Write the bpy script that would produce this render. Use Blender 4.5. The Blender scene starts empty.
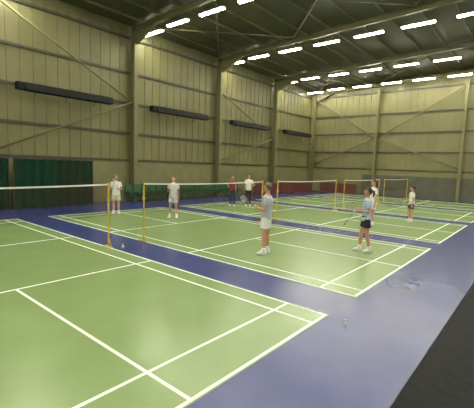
import bpy, bmesh, math, random
from mathutils import Vector, Matrix
random.seed(3)
scn=bpy.context.scene
try:
    scn.view_settings.view_transform='Standard'
except Exception: pass
# ---------- camera
HP=1.80
XW,YE,B,ZE=-10.65,33.6,7.58,9.89
X0,LS,Y0,ZL=-9.95,2.654,19.25,10.25
cam=bpy.data.cameras.new('camera');co=bpy.data.objects.new('camera',cam);scn.collection.objects.link(co);scn.camera=co
yaw,pit,rol=-.694,-.104,.035
f_=Vector((math.sin(yaw)*math.cos(pit),math.cos(yaw)*math.cos(pit),math.sin(pit)))
rr=Vector((math.cos(yaw),-math.sin(yaw),0));uu=rr.cross(f_)
r_=rr*math.cos(rol)+uu*math.sin(rol);u_=-rr*math.sin(rol)+uu*math.cos(rol)
R=Matrix(((r_[0],u_[0],-f_[0]),(r_[1],u_[1],-f_[1]),(r_[2],u_[2],-f_[2]))).to_4x4()
co.matrix_world=Matrix.Translation((9.24,-2.452,2.411))@R
cam.sensor_width=36;cam.lens=365.9/474*36;cam.clip_end=300
# ---------- helpers
def mat(name,col,rough=.6,var=0.0,scale=3.0,emis=0,metal=0,spec=.5,col2=None):
    m=bpy.data.materials.new(name);m.use_nodes=True;nt=m.node_tree;N=nt.nodes;L=nt.links
    b=N['Principled BSDF'];b.inputs['Roughness'].default_value=rough;b.inputs['Metallic'].default_value=metal
    b.inputs['Specular IOR Level'].default_value=spec
    c=(*col,1);b.inputs['Base Color'].default_value=c
    if var or col2:
        tc=N.new('ShaderNodeTexCoord');no=N.new('ShaderNodeTexNoise');no.inputs['Scale'].default_value=scale;no.inputs['Detail'].default_value=5
        L.new(tc.outputs['Object'],no.inputs['Vector'])
        rp=N.new('ShaderNodeValToRGB')
        if col2: a,bb=col,col2;rp.color_ramp.elements[0].position=.42;rp.color_ramp.elements[1].position=.58
        else: a=[x*(1-var) for x in col];bb=[min(1,x*(1+var)) for x in col];rp.color_ramp.elements[0].position=.3;rp.color_ramp.elements[1].position=.7
        rp.color_ramp.elements[0].color=(*a,1);rp.color_ramp.elements[1].color=(*bb,1)
        L.new(no.outputs['Fac'],rp.inputs['Fac']);L.new(rp.outputs['Color'],b.inputs['Base Color'])
    if emis:
        b.inputs['Emission Color'].default_value=c;b.inputs['Emission Strength'].default_value=emis
    return m
M={}
M['blue']=mat('blue_floor_vinyl',(.036,.048,.185),.27,.10,1.2)
M['green']=mat('green_court_vinyl',(.212,.305,.122),.27,.06,.9)
M['line']=mat('white_line_paint',(.82,.85,.82),.5,.04,6)
M['black']=mat('black_rubber_mat',(.010,.010,.012),.8,.3,8,spec=.2)
M['wall']=mat('olive_cladding',(.160,.150,.064),.55,.12,.6)
M['dado']=mat('olive_blockwork',(.170,.160,.072),.7,.10,1.5)
M['steel']=mat('olive_steel',(.150,.140,.062),.5,.1,2)
M['steeld']=mat('dark_steel',(.048,.045,.024),.5,.1,2)
M['roof']=mat('roof_sheet',(.092,.085,.046),.6,.12,.7)
M['heater']=mat('black_heater_metal',(.007,.007,.008),.7,.2,4,spec=.2)
M['tube']=mat('lamp_tube',(1,.97,.80),emis=94)
M['lampbody']=mat('lamp_housing',(.5,.5,.42),.5,.05,3)
M['yellow']=mat('yellow_post_paint',(.58,.40,.05),.45,.08,5)
M['tape']=mat('white_net_tape',(.8,.8,.74),.7,.03,5)
M['maroon']=mat('maroon_board',(.11,.024,.022),.6,.2,2)
M['curtg']=mat('dark_green_curtain',(.008,.036,.020),.9,.3,.5,spec=.1,col2=(.018,.030,.018))
M['curtd']=mat('deep_green_curtain',(.008,.03,.018),.9,.3,3,spec=.1)
M['chair']=mat('green_plastic',(.02,.10,.04),.5,.15,3)
M['grey']=mat('dark_olive_dado_panel',(.085,.082,.055),.7,.15,1.5)
M['skin']=mat('skin',(.50,.27,.18),.55,.06,15)
M['white']=mat('white_cotton',(.76,.76,.76),.85,.06,12)
M['greyshirt']=mat('grey_cotton',(.42,.44,.49),.85,.06,12)
M['ltblue']=mat('pale_blue_cotton',(.40,.48,.63),.85,.08,12)
M['blackc']=mat('black_cotton',(.014,.014,.02),.85,.2,12)
M['red']=mat('red_cotton',(.20,.03,.035),.85,.1,12)
M['pants']=mat('navy_cotton',(.02,.022,.05),.85,.2,12)
M['cream']=mat('cream_cotton',(.6,.56,.46),.85,.06,12)
M['hairb']=mat('brown_hair',(.035,.02,.012),.6,.3,40)
M['hairg']=mat('grey_hair',(.09,.075,.06),.6,.3,40)
M['eyew']=mat('eye_white',(.8,.8,.78),.3,.02,9)
M['iris']=mat('dark_iris',(.02,.015,.01),.3,.1,9)
M['lip']=mat('lip',(.35,.10,.09),.5,.1,9)
M['sole']=mat('rubber_sole',(.5,.5,.48),.7,.05,9)
M['rframe']=mat('racket_frame',(.03,.03,.04),.35,.1,9)
M['cork']=mat('cork',(.7,.62,.45),.7,.1,30)
def netmat():
    m=bpy.data.materials.new('net_mesh');m.use_nodes=True;nt=m.node_tree;N=nt.nodes;L=nt.links
    b=N['Principled BSDF'];b.inputs['Base Color'].default_value=(.05,.022,.016,1);b.inputs['Roughness'].default_value=.9
    out=N['Material Output'];mix=N.new('ShaderNodeMixShader');tr=N.new('ShaderNodeBsdfTransparent')
    tc=N.new('ShaderNodeTexCoord');sp=N.new('ShaderNodeSeparateXYZ');L.new(tc.outputs['Object'],sp.inputs[0])
    res=[]
    for ax in ('Y','Z'):
        a=N.new('ShaderNodeMath');a.operation='PINGPONG';a.inputs[1].default_value=.0125;L.new(sp.outputs[ax],a.inputs[0])
        g=N.new('ShaderNodeMath');g.operation='LESS_THAN';g.inputs[1].default_value=.0014;L.new(a.outputs[0],g.inputs[0]);res.append(g)
    mx=N.new('ShaderNodeMath');mx.operation='MAXIMUM';L.new(res[0].outputs[0],mx.inputs[0]);L.new(res[1].outputs[0],mx.inputs[1])
    L.new(mx.outputs[0],mix.inputs[0]);L.new(tr.outputs[0],mix.inputs[1]);L.new(b.outputs[0],mix.inputs[2]);L.new(mix.outputs[0],out.inputs[0])
    return m
M['net']=netmat()
def empty(name,loc=(0,0,0)):
    e=bpy.data.objects.new(name,None);e.empty_display_size=.2;e.location=loc;scn.collection.objects.link(e);return e
def obj(name,bm,m,parent=None,smooth=False):
    bmesh.ops.recalc_face_normals(bm,faces=bm.faces)
    me=bpy.data.meshes.new(name);bm.to_mesh(me);bm.free()
    for k in (m if isinstance(m,(list,tuple)) else [m]): me.materials.append(M[k])
    if smooth:
        for p in me.polygons:p.use_smooth=True
    o=bpy.data.objects.new(name,me);scn.collection.objects.link(o)
    if parent:o.parent=parent
    return o
def box(bm,x0,x1,y0,y1,z0,z1,mi=0):
    v=[bm.verts.new(c) for c in [(x0,y0,z0),(x1,y0,z0),(x1,y1,z0),(x0,y1,z0),(x0,y0,z1),(x1,y0,z1),(x1,y1,z1),(x0,y1,z1)]]
    for f in [(3,2,1,0),(4,5,6,7),(0,1,5,4),(1,2,6,5),(2,3,7,6),(3,0,4,7)]:
        bm.faces.new([v[i] for i in f]).material_index=mi
def tube(bm,pts,rad,side=(1,0,0),segs=12,mi=0,cap=True):
    pts=[Vector(p) for p in pts];rings=[]
    for i,p in enumerate(pts):
        T=(pts[min(i+1,len(pts)-1)]-pts[max(i-1,0)]).normalized()
        s=Vector(side);s=s-T*s.dot(T)
        if s.length<1e-4:
            s=Vector((0,1,0));s=s-T*s.dot(T)
            if s.length<1e-3:s=Vector((0,0,1));s=s-T*s.dot(T)
        s.normalize();b=T.cross(s)
        r=rad[i] if isinstance(rad,(list,tuple)) else rad
        ra,rb=r if isinstance(r,(list,tuple)) else (r,r)
        rings.append([bm.verts.new(p+s*ra*math.cos(2*math.pi*k/segs)+b*rb*math.sin(2*math.pi*k/segs)) for k in range(segs)])
    for a,c in zip(rings,rings[1:]):
        for k in range(segs):
            bm.faces.new((a[k],a[(k+1)%segs],c[(k+1)%segs],c[k])).material_index=mi
    if cap:
        bm.faces.new(rings[0][::-1]).material_index=mi;bm.faces.new(rings[-1]).material_index=mi
def ball(bm,c,r,sub=2,mi=0):
    rr=r if isinstance(r,(tuple,list)) else (r,r,r)
    mtx=Matrix.Translation(Vector(c))@Matrix.Diagonal((*rr,1))
    g=bmesh.ops.create_icosphere(bm,subdivisions=sub,radius=1,matrix=mtx)
    for v in g['verts']:
        for f in v.link_faces:f.material_index=mi
def limb(bm,p0,p1,r0,r1,side=(1,0,0),mid=None):
    p0=Vector(p0);p1=Vector(p1)
    if mid: tube(bm,[p0,p0.lerp(p1,.35),p1],[r0,mid,r1],side,14)
    else: tube(bm,[p0,p1],[r0,r1],side,14)
    ball(bm,p0,r0);ball(bm,p1,r1)
def remesh(bm,vox,it=3):
    bmesh.ops.recalc_face_normals(bm,faces=bm.faces)
    me=bpy.data.meshes.new('t');bm.to_mesh(me);bm.free();o=bpy.data.objects.new('t',me);scn.collection.objects.link(o)
    a=o.modifiers.new('r','REMESH');a.mode='VOXEL';a.voxel_size=vox
    s=o.modifiers.new('s','SMOOTH');s.iterations=it;s.factor=.5
    dg=bpy.context.evaluated_depsgraph_get();ev=o.evaluated_get(dg);b2=bmesh.new();b2.from_mesh(ev.to_mesh());ev.to_mesh_clear()
    bpy.data.objects.remove(o);bpy.data.meshes.remove(me);return b2
# ---------- room
XR=26.0;YB=-16.0;RP=.035
XM=XW+(XR-XW)/2
def roofz(x): return ZL+.30+RP*(min(x,2*XM-x)-XW)
bm=bmesh.new();box(bm,XW-.3,XR+.3,YB-.3,YE+.3,-.2,0);obj('floor',bm,'blue')
def wallx(name,x,sgn):
    bm=bmesh.new();box(bm,min(x,x-sgn*.25),max(x,x-sgn*.25),YB-.25,YE+.25,0,roofz(x)-.02,0)
    y=YB+.3
    while y<YE:
        box(bm,min(x,x+sgn*.03),max(x,x+sgn*.03),y,y+.07,2.5,ZE+.3,0);y+=.6
    box(bm,min(x,x+sgn*.10),max(x,x+sgn*.10),YB,YE,0,2.45,1)
    box(bm,min(x,x+sgn*.14),max(x,x+sgn*.14),YB,YE,2.45,2.58,2)
    return obj(name,bm,['wall','dado','steeld'])
wallx('wall_west',XW,1);wallx('wall_east',XR,-1)
def wally(name,y,sgn,grey):
    bm=bmesh.new();y2=y-sgn*.25
    pts=[(XW,0),(XR,0),(XR,roofz(XR)-.02),(XM,roofz(XM)-.02),(XW,roofz(XW)-.02)]
    a=[bm.verts.new((px,y,pz)) for px,pz in pts];b=[bm.verts.new((px,y2,pz)) for px,pz in pts]
    bm.faces.new(a);bm.faces.new(b[::-1])
    for i in range(5): bm.faces.new((a[i],b[i],b[(i+1)%5],a[(i+1)%5]))
    x=XW+.3
    while x<XR:
        box(bm,x,x+.07,min(y,y+sgn*.03),max(y,y+sgn*.03),2.5,ZE+.3,0);x+=.6
    box(bm,XW,XR,min(y,y+sgn*.10),max(y,y+sgn*.10),0,2.45,1)
    box(bm,XW,XR,min(y,y+sgn*.14),max(y,y+sgn*.14),2.45,2.58,2)
    if grey: box(bm,XW+6,XR,min(y,y+sgn*.16),max(y,y+sgn*.16),0,2.0,3)
    return obj(name,bm,['wall','dado','steeld','grey'])
wally('wall_north',YE,-1,True);wally('wall_south',YB,1,False)
bm=bmesh.new()
for z in (4.1,5.9,7.7,ZE-.15):
    box(bm,XW+.03,XW+.10,YB,YE,z,z+.13,0);box(bm,XR-.1,XR-.03,YB,YE,z,z+.13,0)
    box(bm,XW,XR,YE-.10,YE-.03,z,z+.13,0);box(bm,XW,XR,YB+.03,YB+.1,z,z+.13,0)
obj('trim_wall_rails',bm,['steeld'])
def ibeam(bm,p0,p1,w,d,depthdir,t=.03):
    p0=Vector(p0);p1=Vector(p1);T=(p1-p0).normalized();D=Vector(depthdir);D=(D-T*D.dot(T)).normalized();S=T.cross(D)
    def slab(a0,a1,b0,b1):
        v=[]
        for p in (p0,p1):
            for a,b in ((a0,b0),(a1,b0),(a1,b1),(a0,b1)): v.append(bm.verts.new(p+D*a+S*b))
        for f in [(3,2,1,0),(4,5,6,7),(0,1,5,4),(1,2,6,5),(2,3,7,6),(3,0,4,7)]: bm.faces.new([v[i] for i in f])
    slab(-d/2,-d/2+t,-w/2,w/2);slab(d/2-t,d/2,-w/2,w/2);slab(-d/2+t,d/2-t,-t/2,t/2)
ycols=[YE-.32]+[YE-k*B for k in range(1,7)]
for y in ycols:
    fr=empty('portal_frame',(0,y,0))
    bm=bmesh.new()
    for x,s in ((XW+.40,1),(XR-.40,-1)):
        ibeam(bm,(x,0,0),(x,0,roofz(x)-.2),.26,.48,(1,0,0))
    obj('columns',bm,'steel',fr)
    bm=bmesh.new()
    for a,b in ((XW+.3,XM),(XM,XR-.3)):
        ibeam(bm,(a,0,roofz(a)-.32),(b,0,roofz(b)-.32),.20,.30,(0,0,1))
    for x,s in ((XW+.6,1),(XR-.6,-1)):
        zt=roofz(XW+.6)-.46
        v=[bm.verts.new(c) for c in [(x,-.02,zt-.75),(x+s*2.0,-.02,zt+.06),(x,-.02,zt),(x,.02,zt-.75),(x+s*2.0,.02,zt+.06),(x,.02,zt)]]
        for f in [(0,1,2),(5,4,3),(0,3,4,1),(1,4,5,2),(2,5,3,0)]: bm.faces.new([v[i] for i in f])
        va=[bm.verts.new(c) for c in [(x,-.10,zt-.76),(x+s*2.0,-.10,zt+.05),(x+s*2.0,.10,zt+.05),(x,.10,zt-.76)]];bm.faces.new(va)
    obj('rafters',bm,'steel',fr)
for i in range(1,5):
    x=XW+i*7.2
    if x<XR-2:
        bm=bmesh.new();ibeam(bm,(x,YE-.36,0),(x,YE-.36,ZE+.2),.22,.34,(0,1,0));obj('gable_post',bm,'steel')
def pipes(name,segs,r=.055,m='steel'):
    bm=bmesh.new()
    for a,b in segs: tube(bm,[a,b],r,(1,0,0),8)
    return obj(name,bm,m,smooth=True)
yc=lambda k:YE-k*B
xb_=XW+.45
pipes('wall_brace',[((xb_,yc(3)-.15,6.0),(xb_,yc(4)+.2,ZE-.3)),((xb_,yc(3)-.15,6.0),(xb_,yc(4)+.2,2.8))])
pipes('wall_brace',[((xb_,yc(1)-.15,5.0),(xb_,yc(2)+.2,ZE-2)),((xb_,yc(1)-.15,5.0),(xb_,yc(2)+.2,2.8))])
pipes('wall_brace',[((XW+.7,YE-.4,2.8),(XW+7.0,YE-.4,5.5)),((XW+.7,YE-.4,ZE-.3),(XW+7.0,YE-.4,5.5))])
pipes('wall_brace',[((XW+14.2,YE-.4,2.8),(XW+7.4,YE-.4,5.5)),((XW+14.2,YE-.4,ZE-.3),(XW+7.4,YE-.4,5.5))])
bm=bmesh.new()
for a,b in ((XW-.25,XM),(XM,XR+.25)):
    v=[bm.verts.new(c) for c in [(a,YB-.3,roofz(a)),(b,YB-.3,roofz(b)),(b,YE+.3,roofz(b)),(a,YE+.3,roofz(a)),(a,YB-.3,roofz(a)+.2),(b,YB-.3,roofz(b)+.2),(b,YE+.3,roofz(b)+.2),(a,YE+.3,roofz(a)+.2)]]
    for f in [(3,2,1,0),(4,5,6,7),(0,1,5,4),(1,2,6,5),(2,3,7,6),(3,0,4,7)]: bm.faces.new([v[i] for i in f])
obj('ceiling',bm,'roof')
bm=bmesh.new();x=XW+1.2
while x<XR-.8:
    z=roofz(x);box(bm,x,x+.06,YB,YE,z-.14,z-.01);x+=1.6
obj('trim_roof_purlins',bm,['steel'])
sg=[]
for k in (0,2,4):
    xs=[XW+.6,XW+7,XW+14,XW+21]
    for a,b in zip(xs,xs[1:]):
        sg.append(((a,yc(k)-.4,roofz(a)-.22),(b,yc(k+1),roofz(b)-.22)));sg.append(((b,yc(k)-.4,roofz(b)-.22),(a,yc(k+1),roofz(a)-.22)))
pipes('roof_wind_brace',sg,.04,'steel')
def lampmesh(L):
    bm=bmesh.new()
    h=L/2
    prof=[(-.13,0),(-.08,.07),(.08,.07),(.13,0)]
    a=[bm.verts.new((-h,y,z)) for y,z in prof];b=[bm.verts.new((h,y,z)) for y,z in prof]
    for i in range(3): bm.faces.new((a[i],a[i+1],b[i+1],b[i]))
    bm.faces.new(a);bm.faces.new(b[::-1])
    for y in (-.06,.06): tube(bm,[(-h+.03,y,-.01),(h-.03,y,-.01)],.042,(0,1,0),8,1)
    for x in (-h*.7,h*.7): tube(bm,[(x,0,.07),(x,0,.22)],.008,(1,0,0),5)
    me=bpy.data.meshes.new('fluorescent_batten');bm.to_mesh(me);bm.free();me.materials.append(M['lampbody']);me.materials.append(M['tube']);return me
lm=lampmesh(1.7)
for j in range(-4,3):
    y=min(Y0+j*B,YE-1.6)
    i=0
    while X0+i*LS<XR-1.5:
        if y>YB+1:
            o=bpy.data.objects.new('fluorescent_batten_light',lm);o.location=(X0+i*LS+(.45 if i==0 else 0),y,ZL-(.12 if i==0 else 0));scn.collection.objects.link(o)
        i+=1
def heater(y0,y1,z):
    e=empty('radiant_tube_heater',(XW+.85,(y0+y1)/2,z));L=(y1-y0)/2
    bm=bmesh.new();prof=[(-.24,-.16),(-.14,.2),(.14,.2),(.28,-.16)]
    a=[bm.verts.new((x,-L,zz)) for x,zz in prof];b=[bm.verts.new((x,L,zz)) for x,zz in prof]
    for i in range(3): bm.faces.new((a[i],a[i+1],b[i+1],b[i]))
    bm.faces.new(a);bm.faces.new(b[::-1]);obj('reflector_hood',bm,'heater',e)
    bm=bmesh.new()
    for x in(-.1,.1): tube(bm,[(x,-L+.1,-.08),(x,L-.1,-.08)],.05,(1,0,0),8)
    box(bm,-.18,.18,-L-.35,-L,-.15,.18);obj('burner_tubes',bm,'heater',e)
    bm=bmesh.new()
    for t in(-.7,0,.7): box(bm,-.72,.1,t*L-.02,t*L+.02,.2,.24);tube(bm,[(-.70,t*L,-.3),(-.1,t*L,.2)],.015)
    obj('wall_brackets',bm,'steeld',e)
for k in range(0,5):
    heater(yc(k+1)+1.3,yc(k+1)+5.8,5.75)
def court(k):
    y0=k*7.28;e=empty('badminton_court',(0,y0,0))
    bm=bmesh.new();box(bm,-6.72,6.72,-3.07,3.07,0,.003);obj('green_surface',bm,'green',e)
    bm=bmesh.new();w=.05;z0,z1=.003,.005
    for y in (-3.05,3.05): s=1 if y<0 else -1;box(bm,-6.7,6.7,min(y,y+s*w),max(y,y+s*w),z0,z1)
    for y in (-2.59,2.59): box(bm,-6.7,6.7,y-w/2,y+w/2,z0,z1)
    for s in(-1,1):
        for x in(6.7-w/2,5.94,1.98): box(bm,s*x-w/2,s*x+w/2,-3.05,3.05,z0,z1+.0006)
        box(bm,min(s*1.98,s*6.7),max(s*1.98,s*6.7),-w/2,w/2,z0,z1+.0012)
    obj('court_lines',bm,'line',e)
for k in range(-1,5): court(k)
def net(k):
    y0=k*7.28;e=empty('badminton_net',(0,y0,0))
    for s in(-1,1):
        bm=bmesh.new();y=s*3.05
        tube(bm,[(0,y,.01),(0,y,HP)],.024,(1,0,0),10);box(bm,-.18,.18,y-.035,y+.035,.007,.03)
        tube(bm,[(0,y,HP-.01),(0,y,HP+.015)],.032,(1,0,0),10)
        tube(bm,[(.16,y,.03),(.02,y,.30)],.010,(0,1,0),8);box(bm,-.03,.03,y-.035,y+.035,HP-.5,HP-.42)
        obj('post_%d'%(1 if s<0 else 2),bm,'yellow',e,False)
    n=12;bm=bmesh.new()
    def sag(t): return HP-.01-.04*(1-(2*t-1)**2)
    H=.76*HP/1.55
    for i in range(n):
        t0,t1=i/n,(i+1)/n;ya,yb=-3.02+6.04*t0,-3.02+6.04*t1
        v=[bm.verts.new(c) for c in[(0,ya,sag(t0)-H),(0,yb,sag(t1)-H),(0,yb,sag(t1)),(0,ya,sag(t0))]];bm.faces.new(v)
    bmesh.ops.remove_doubles(bm,verts=bm.verts,dist=.0005);obj('mesh_net',bm,'net',e)
    bm=bmesh.new()
    for i in range(n):
        t0,t1=i/n,(i+1)/n;ya,yb=-3.02+6.04*t0,-3.02+6.04*t1
        for s in(-1,1):
            v=[bm.verts.new(c) for c in[(s*.004,ya,sag(t0)-.04),(s*.004,yb,sag(t1)-.04),(s*.004,yb,sag(t1)),(s*.004,ya,sag(t0))]];bm.faces.new(v)
    obj('top_tape',bm,'tape',e)
for k in range(-1,5): net(k)
bm=bmesh.new();box(bm,8.25,14.5,YB+.3,YE-1,0,.010);obj('black_rubber_mat',bm,'black')
def curtain(y0,y1,h,m):
    bm=bmesh.new();n=int((y1-y0)*14);pv=None;x=XW+.95
    for i in range(n+1):
        y=y0+(y1-y0)*i/n;dx=.06*math.sin(i*1.05)+.03*math.sin(i*.37)
        a=bm.verts.new((x+dx,y,.02));b=bm.verts.new((x+dx*.6,y,h))
        if pv: bm.faces.new((pv[0],a,b,pv[1]))
        pv=(a,b)
    e=empty('divider_curtain',(0,0,0));obj('fabric',bm,m,e,True)
    bm=bmesh.new();tube(bm,[(x,y0-.05,h),(x,y1+.05,h)],.03,(1,0,0),8)
    for y in(y0,y1): tube(bm,[(x,y,0),(x,y,h)],.025,(1,0,0),8)
    obj('rail',bm,'steeld',e)
curtain(-3.0,yc(4)+.5,2.4,'curtd');curtain(yc(4)+.7,yc(4)+4.6,2.4,'curtg')
bm=bmesh.new();y=yc(3)-.6
while y<yc(3)+9.6:
    x=XW+.95
    for s in range(3):
        dz=s*.09;dx=s*.03
        box(bm,x-.22+dx,x+.22+dx,y-.22,y+.22,.42+dz,.45+dz)
        box(bm,x-.24+dx,x-.20+dx,y-.22,y+.22,.5+dz,.90+dz)
    for a in(-.2,.2):
        for b in(-.2,.2): box(bm,x+a-.015,x+a+.015,y+b-.015,y+b+.015,0,.42)
        box(bm,x-.235,x-.205,y+a-.015,y+a+.015,.42,.9)
    y+=.56
obj('row_of_stacked_chairs',bm,'chair')
def barrier(p0,p1):
    p0=Vector(p0);p1=Vector(p1);d=(p1-p0);L=d.length;a=math.atan2(d.y,d.x)
    bm=bmesh.new();box(bm,0,L,-.015,.015,.08,1.0)
    for x in(.1,L-.1): box(bm,x-.02,x+.02,-.2,.2,0,.04);box(bm,x-.015,x+.015,-.02,.02,.04,1.02)
    o=obj('court_barrier',bm,'maroon');o.location=p0;o.rotation_euler=(0,0,a)
y=yc(2)+3
while y<YE-2.5: barrier((XW+1.7,y,0),(XW+1.7,y+1.9,0));y+=2
x=XW+1.9
while x<XW+5: barrier((x,YE-.8,0),(x+1.9,YE-.8,0));x+=2
# ---------- people
def hand(bm,w,d,n,left,grip):
    w=Vector(w);d=Vector(d).normalized();n=Vector(n);n=(n-d*n.dot(d)).normalized();t=d.cross(n)*(-1 if left else 1)
    tube(bm,[w-d*.02,w+d*.02,w+d*.06,w+d*.093],[(.024,.018),(.034,.017),(.042,.015),(.040,.012)],t,12)
    for off,L in((-.031,.062),(-.0105,.078),(.0105,.084),(.031,.074)):
        p=w+d*.086+t*off;bend=1.15 if grip else .3;ang=bend*.5;pts=[p];
        for f in(.42,.32,.26):
            p=p+(d*math.cos(ang)+n*math.sin(ang))*L*f;pts.append(p);ang+=bend
        tube(bm,pts,[.0095,.0088,.008,.0066],t,8);ball(bm,pts[-1],.0066,1)
    p=w+d*.028+t*.03;pts=[p];v=(d*.6+t*.75+n*.25).normalized();p=p+v*.035;pts.append(p);v=(d*.75+t*.2+n*(.9 if grip else .35)).normalized();p=p+v*.03;pts.append(p);p=p+v*.024;pts.append(p)
    tube(bm,pts,[.014,.0115,.010,.0075],n,8);ball(bm,pts[-1],.0075,1)
    return w+d*.095+n*.024,t
def merge(bm,b2):
    me=bpy.data.meshes.new('x');b2.to_mesh(me);b2.free();bm.from_mesh(me);bpy.data.meshes.remove(me)
TR=[(.84,.150,.110,0),(.93,.166,.115,.004),(1.02,.150,.105,0),(1.12,.142,.100,-.003),(1.22,.152,.106,-.004),(1.32,.170,.112,-.002),(1.39,.176,.102,.004),(1.435,.150,.08,.008),(1.465,.085,.062,.01)]
def person(name,loc,rz,H,arms,legs,shirt,bottom,blen,hair,female=False,lean=0,headyaw=0,racket=None,width=1.0,hairlong=False,sleeve=.6):
    U=Matrix.Translation((0,0,.95))@Matrix.Rotation(lean,4,'X')@Matrix.Translation((0,0,-.95))
    sw=.160 if female else .175
    e=empty(name,(loc[0],loc[1],0.007));e.rotation_euler=(0,0,rz)
    zs=H/1.75;sc=Matrix.Diagonal((width,width,zs,1))
    def fin(nm,bm,m,smooth=True):
        bm.transform(sc);o=obj(nm,bm,m,e,smooth);return o
    body=bmesh.new();tf=.93 if female else 1
    def torso(bm,z0,z1,add,fem=tf):
        rs=[r for r in TR if z0<=r[0]<=z1]
        hipk=lambda z:1.03 if (female and z<1.0) else fem
        tube(bm,[U@Vector((0,r[3],r[0])) if r[0]>.95 else Vector((0,r[3],r[0])) for r in rs],[(r[1]*hipk(r[0])+add,r[2]*hipk(r[0])+add) for r in rs],(1,0,0),20)
    torso(body,.8,1.5,0)
    tube(body,[U@Vector((0,.012,1.43)),U@Vector((0,.004,1.50)),U@Vector((0,-.004,1.57))],[(.06,.06),(.052,.054),(.052,.056)],(1,0,0),14)
    HM=U@Matrix.Translation((0,-.005,1.637))@Matrix.Rotation(headyaw,4,'Z')@Matrix.Diagonal((1.08,1.06,.97,1))
    hd=[(-.112,-.050,.026,.026),(-.095,-.035,.046,.052),(-.06,-.014,.062,.078),(-.02,-.002,.070,.090),(.025,.002,.075,.096),(.06,.004,.073,.092),(.09,.005,.058,.075),(.108,.006,.034,.045),(.115,.006,.012,.015)]
    hb=bmesh.new()
    tube(hb,[(0,y,z) for z,y,a,b in hd],[(a,b) for z,y,a,b in hd],(1,0,0),18)
    tube(hb,[(0,-.088,.012),(0,-.104,-.022),(0,-.092,-.034)],[.008,.014,.010],(1,0,0),8)
    ball(hb,(0,-.082,.022),(.055,.014,.008));ball(hb,(0,-.078,-.088),(.022,.016,.014))
    for s in(-1,1): ball(hb,(s*.076,.005,-.008),(.009,.018,.030))
    hb.transform(HM);merge(body,hb)
    hips=[Vector((s*.088,0,.90)) for s in(-1,1)]
    sh=[U@Vector((s*sw,.008,1.392)) for s in(-1,1)]
    EL=[];WR=[];hands=bmesh.new();grips={}
    for i,s in enumerate((-1,1)):
        ua,fa,pn,gr=arms[i]
        el=sh[i]+Vector(ua).normalized()*.285;wr=el+Vector(fa).normalized()*.25
        EL.append(el);WR.append(wr)
        k=.90 if female else 1.04
        limb(body,sh[i],el,.050*k,.038*k,mid=.050*k);limb(body,el,wr,.037*k,.026*k,mid=.040*k)
        hb=bmesh.new();g,t=hand(hb,wr,fa,pn,s>0,gr);grips[i]=(g,t,Vector(fa).normalized())
        merge(hands,hb)
    ANK=[];KN=[]
    for i,s in enumerate((-1,1)):
        ax,ay,kb=legs[i];an=Vector((ax,ay,.085));kn=hips[i].lerp(an,.51)+Vector((s*.005,-kb,0));ANK.append(an);KN.append(kn)
        limb(body,hips[i],kn,.088,.057,mid=.082);limb(body,kn,an,.055,.038,mid=.060);ball(body,an+Vector((0,-.03,-.035)),(.028,.05,.03))
    rb=remesh(body,.011);merge(rb,remesh(hands,.0045,1));fin('body',rb,'skin')
    bm=bmesh.new();torso(bm,.92,1.45,.016)
    z0=U@Vector((0,0,1.44));tube(bm,[z0,U@Vector((0,.008,1.470))],[(.10,.075),(.066,.064)],(1,0,0),16)
    tube(bm,[(0,0,.86),(0,0,.95)],[(.180,.132),(.18,.13)],(1,0,0),20)
    for i in(0,1):
        en=sh[i].lerp(EL[i],sleeve);tube(bm,[sh[i],sh[i].lerp(EL[i],.3),en],[.056,.062,.066],(1,0,0),14);ball(bm,sh[i],.057)
        ball(bm,sh[i].lerp(U@Vector((0,.008,1.40)),.4),(.06,.06,.055))
    fin('shirt',remesh(bm,.012,3),shirt)
    bm=bmesh.new();tube(bm,[(0,0,1.0),(0,0,.93),(0,0,.84),(0,0,.79)],[(.165,.12),(.178,.128),(.182,.126),(.16,.10)],(1,0,0),20)
    for i in(0,1):
        if blen<=1:
            en=hips[i].lerp(KN[i],blen);tube(bm,[hips[i],hips[i].lerp(KN[i],blen*.5),en],[.097,.102,.104],(1,0,0),16)
        else:
            tube(bm,[hips[i],hips[i].lerp(KN[i],.5),KN[i],KN[i].lerp(ANK[i],.5),ANK[i]+Vector((0,0,-.01))],[.097,.092,.076,.070,.064],(1,0,0),16)
    fin('trousers' if blen>1 else 'shorts',remesh(bm,.012,2),bottom)
    for i in(0,1):
        a=ANK[i];x,y=a.x,a.y;ss=(-1,1)[i]
        if blen<=1:
            bm=bmesh.new();tube(bm,[a+Vector((0,0,-.03)),a+Vector((0,0,.03)),a.lerp(KN[i],.24)],[.045,.046,.055],(1,0,0),12);fin('sock_%d'%(i+1),bm,'white')
        bm=bmesh.new()
        prof=[(.075,.026,.030),(.055,.038,.050),(0,.043,.060),(-.05,.044,.052),(-.11,.048,.038),(-.155,.042,.029),(-.185,.022,.020)]
        tube(bm,[(x+ss*(-yy)*.15,y+yy,h+.006) for yy,w,h in prof],[(w,h) for yy,w,h in prof],(1,0,0),14)
        tube(bm,[(x,y+.01,.06),(x,y+.012,.115)],[(.044,.052),(.047,.052)],(1,0,0),12)
        rbm=remesh(bm,.008,1);fin('shoe_%d'%(i+1),rbm,'white')
        bm=bmesh.new();tube(bm,[(x+ss*(-yy)*.15,y+yy,.012) for yy,w,h in prof],[(w+.004,.012) for yy,w,h in prof],(1,0,0),12);fin('sole_%d'%(i+1),bm,'sole')
    bm=bmesh.new()
    bmesh.ops.create_uvsphere(bm,u_segments=28,v_segments=20,radius=1,matrix=Matrix.Translation((0,.012,.022))@Matrix.Diagonal((.088,.104,.110,1)))
    kill=[]
    for v in bm.verts:
        c=v.co
        if (c.y<-.02 and c.z<.045+(-.02-c.y)*.15) or (c.z<-.06 and not(hairlong and c.y>.02)) or (abs(c.x)>.05 and c.y<.015 and c.z<-.005): kill.append(v)
    bmesh.ops.delete(bm,geom=kill,context='VERTS')
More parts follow.
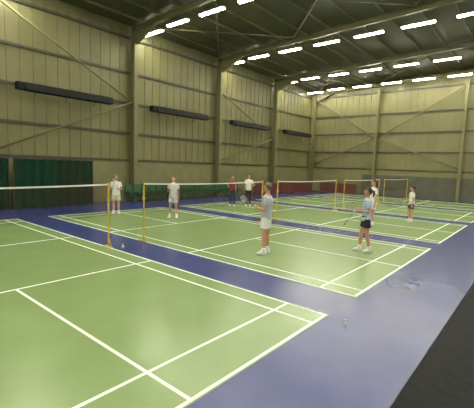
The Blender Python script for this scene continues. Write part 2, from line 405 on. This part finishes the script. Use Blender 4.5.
    bmesh.ops.solidify(bm,geom=bm.faces[:],thickness=.014)
    if hairlong: 
        tube(bm,[(0,.10,.04),(0,.145,.02),(0,.150,-.06),(0,.135,-.15)],[.018,.030,.028,.008],(1,0,0),10);ball(bm,(0,.105,.04),.024)
    bm.transform(HM);fin('hair',bm,hair)
    bm=bmesh.new()
    for s in(-1,1): ball(bm,(s*.030,-.083,.002),(.013,.010,.007),2)
    bm.transform(HM);fin('eyes',bm,'eyew')
    bm=bmesh.new()
    for s in(-1,1): ball(bm,(s*.030,-.0915,.002),(.006,.003,.006),1);tube(bm,[(s*.016,-.096,.020),(s*.044,-.088,.020)],.0035,(0,0,1),6)
    bm.transform(HM);fin('irises_and_brows',bm,'iris')
    bm=bmesh.new();ball(bm,(0,-.088,-.058),(.024,.008,.004));ball(bm,(0,-.087,-.064),(.020,.008,.005));bm.transform(HM);fin('lips',bm,'lip')
    if racket is not None:
        i,dirv=racket;g,t,fd=grips[i];D=t.normalized() if dirv is None else Vector(dirv).normalized()
        g=Matrix.Diagonal((width,width,zs,1)).to_3x3()@g
        re=empty('badminton_racket');Mw=Matrix.Translation((loc[0],loc[1],0))@Matrix.Rotation(rz,4,'Z')
        wp=lambda p:Mw@(g+p)
        S=D.cross(Vector((0,1,0)) if abs(D.y)<.8 else Vector((1,0,0))).normalized()
        bm=bmesh.new();tube(bm,[wp(-D*.07),wp(D*.10)],[.0145,.013],(0,0,1),8);obj('grip',bm,'white',re)
        bm=bmesh.new();tube(bm,[wp(D*.10),wp(D*.36)],.006,(0,0,1),6)
        pts=[wp(D*(.475+.125*math.cos(a))+S*.105*math.sin(a)) for a in [2*math.pi*k/24 for k in range(25)]];tube(bm,pts,.008,(.3,.2,1),6,cap=False);obj('frame',bm,'rframe',re)
        bm=bmesh.new()
        for k in range(-7,8):
            a=k/8
            w=.105*math.sqrt(1-a*a);l=.125*math.sqrt(1-a*a)
            tube(bm,[wp(D*(.475+.125*a)-S*w),wp(D*(.475+.125*a)+S*w)],.0008,(0,0,1),4);tube(bm,[wp(D*(.475-l)+S*.105*a),wp(D*(.475+l)+S*.105*a)],.0008,(0,0,1),4)
        obj('strings',bm,'tape',re)
    return e
hangR=((-.12,.02,-1),(-.06,-.15,-1),(1,0,0),False);hangL=((.12,.02,-1),(.06,-.15,-1),(-1,0,0),False)
frontR=((-.2,.05,-1),(.35,-1,.15),(1,0,-.2),True);frontL=((.2,.05,-1),(-.35,-1,.1),(-1,0,-.2),True)
hipR=((-.75,.2,-1),(.8,-.35,-.45),(.6,.6,0),False);hipL=((.75,.2,-1),(-.8,-.35,-.45),(-.6,.6,0),False)
holdR=((-.15,.05,-1),(-.1,-1,-.5),(1,0,0),True)
std=((-.11,.02,.02),(.11,0,.015));wide=((-.15,.0,.02),(.15,.02,.02));stride=((-.1,-.12,.03),(.1,.12,.03))
D2=math.radians
person('badminton_player_man',(3.49,5.75),D2(-75),1.97,(frontR,frontL),wide,'greyshirt','white',.62,'hairg',racket=(0,(.5,-.5,.35)),width=1.08)
person('badminton_player_woman',(5.35,8.19),D2(-60),1.90,(frontR,frontL),stride,'ltblue','blackc',.55,'hairb',True,racket=(0,(.2,-.6,-.9)),hairlong=True,width=1.05)
person('badminton_player_man',(3.64,13.48),D2(-40),2.01,(hangR,hangL),std,'white','white',.6,'hairb',width=1.05)
person('badminton_player_woman',(4.47,16.40),D2(-60),1.72,(holdR,hangL),wide,'white','blackc',.6,'hairb',True,racket=(0,(0,-.6,-.8)),width=1.02)
person('badminton_player_man',(-5.77,6.87),D2(50),1.80,(frontR,frontL),std,'white','cream',.7,'hairb',racket=(0,(.2,-.5,.9)),width=1.02)
person('badminton_player_man',(-3.25,8.14),D2(40),1.87,(frontR,hangL),wide,'white','white',.62,'hairg',racket=(0,(.2,-.6,-.9)),width=1.04)
person('badminton_player_woman',(-4.95,14.14),D2(40),1.84,(hipR,hangL),std,'red','pants',2,'hairb',True)
person('badminton_player_man',(-4.40,14.99),D2(30),1.93,(hangR,hipL),std,'white','blackc',2,'hairb')
def shuttle(x,y,rot):
    bm=bmesh.new();ball(bm,(0,0,0),.014,2,1);n=16
    for k in range(n):
        a=2*math.pi*k/n;b=a+.30
        v=[bm.verts.new(c) for c in[(.011*math.cos(a),.011*math.sin(a),.01),(.011*math.cos(b),.011*math.sin(b),.01),(.034*math.cos(b),.034*math.sin(b),.075),(.036*math.cos(a+.15),.036*math.sin(a+.15),.082),(.034*math.cos(a),.034*math.sin(a),.075)]]
        bm.faces.new(v)
    for z,r in((.03,.0185),(.045,.0238)):
        pts=[(r*math.cos(2*math.pi*k/16),r*math.sin(2*math.pi*k/16),z) for k in range(17)];tube(bm,pts,.0012,(0,0,1),4,cap=False)
    o=obj('shuttlecock',bm,['white','cork']);o.rotation_euler=(math.radians(180),0,rot);o.location=(x,y,.082)
    return o
shuttle(7.08,2.89,.4);shuttle(.25,3.35,2.)
w=bpy.data.worlds.new('world');scn.world=w;w.use_nodes=True;w.node_tree.nodes['Background'].inputs[0].default_value=(.6,.62,.55,1);w.node_tree.nodes['Background'].inputs[1].default_value=.15
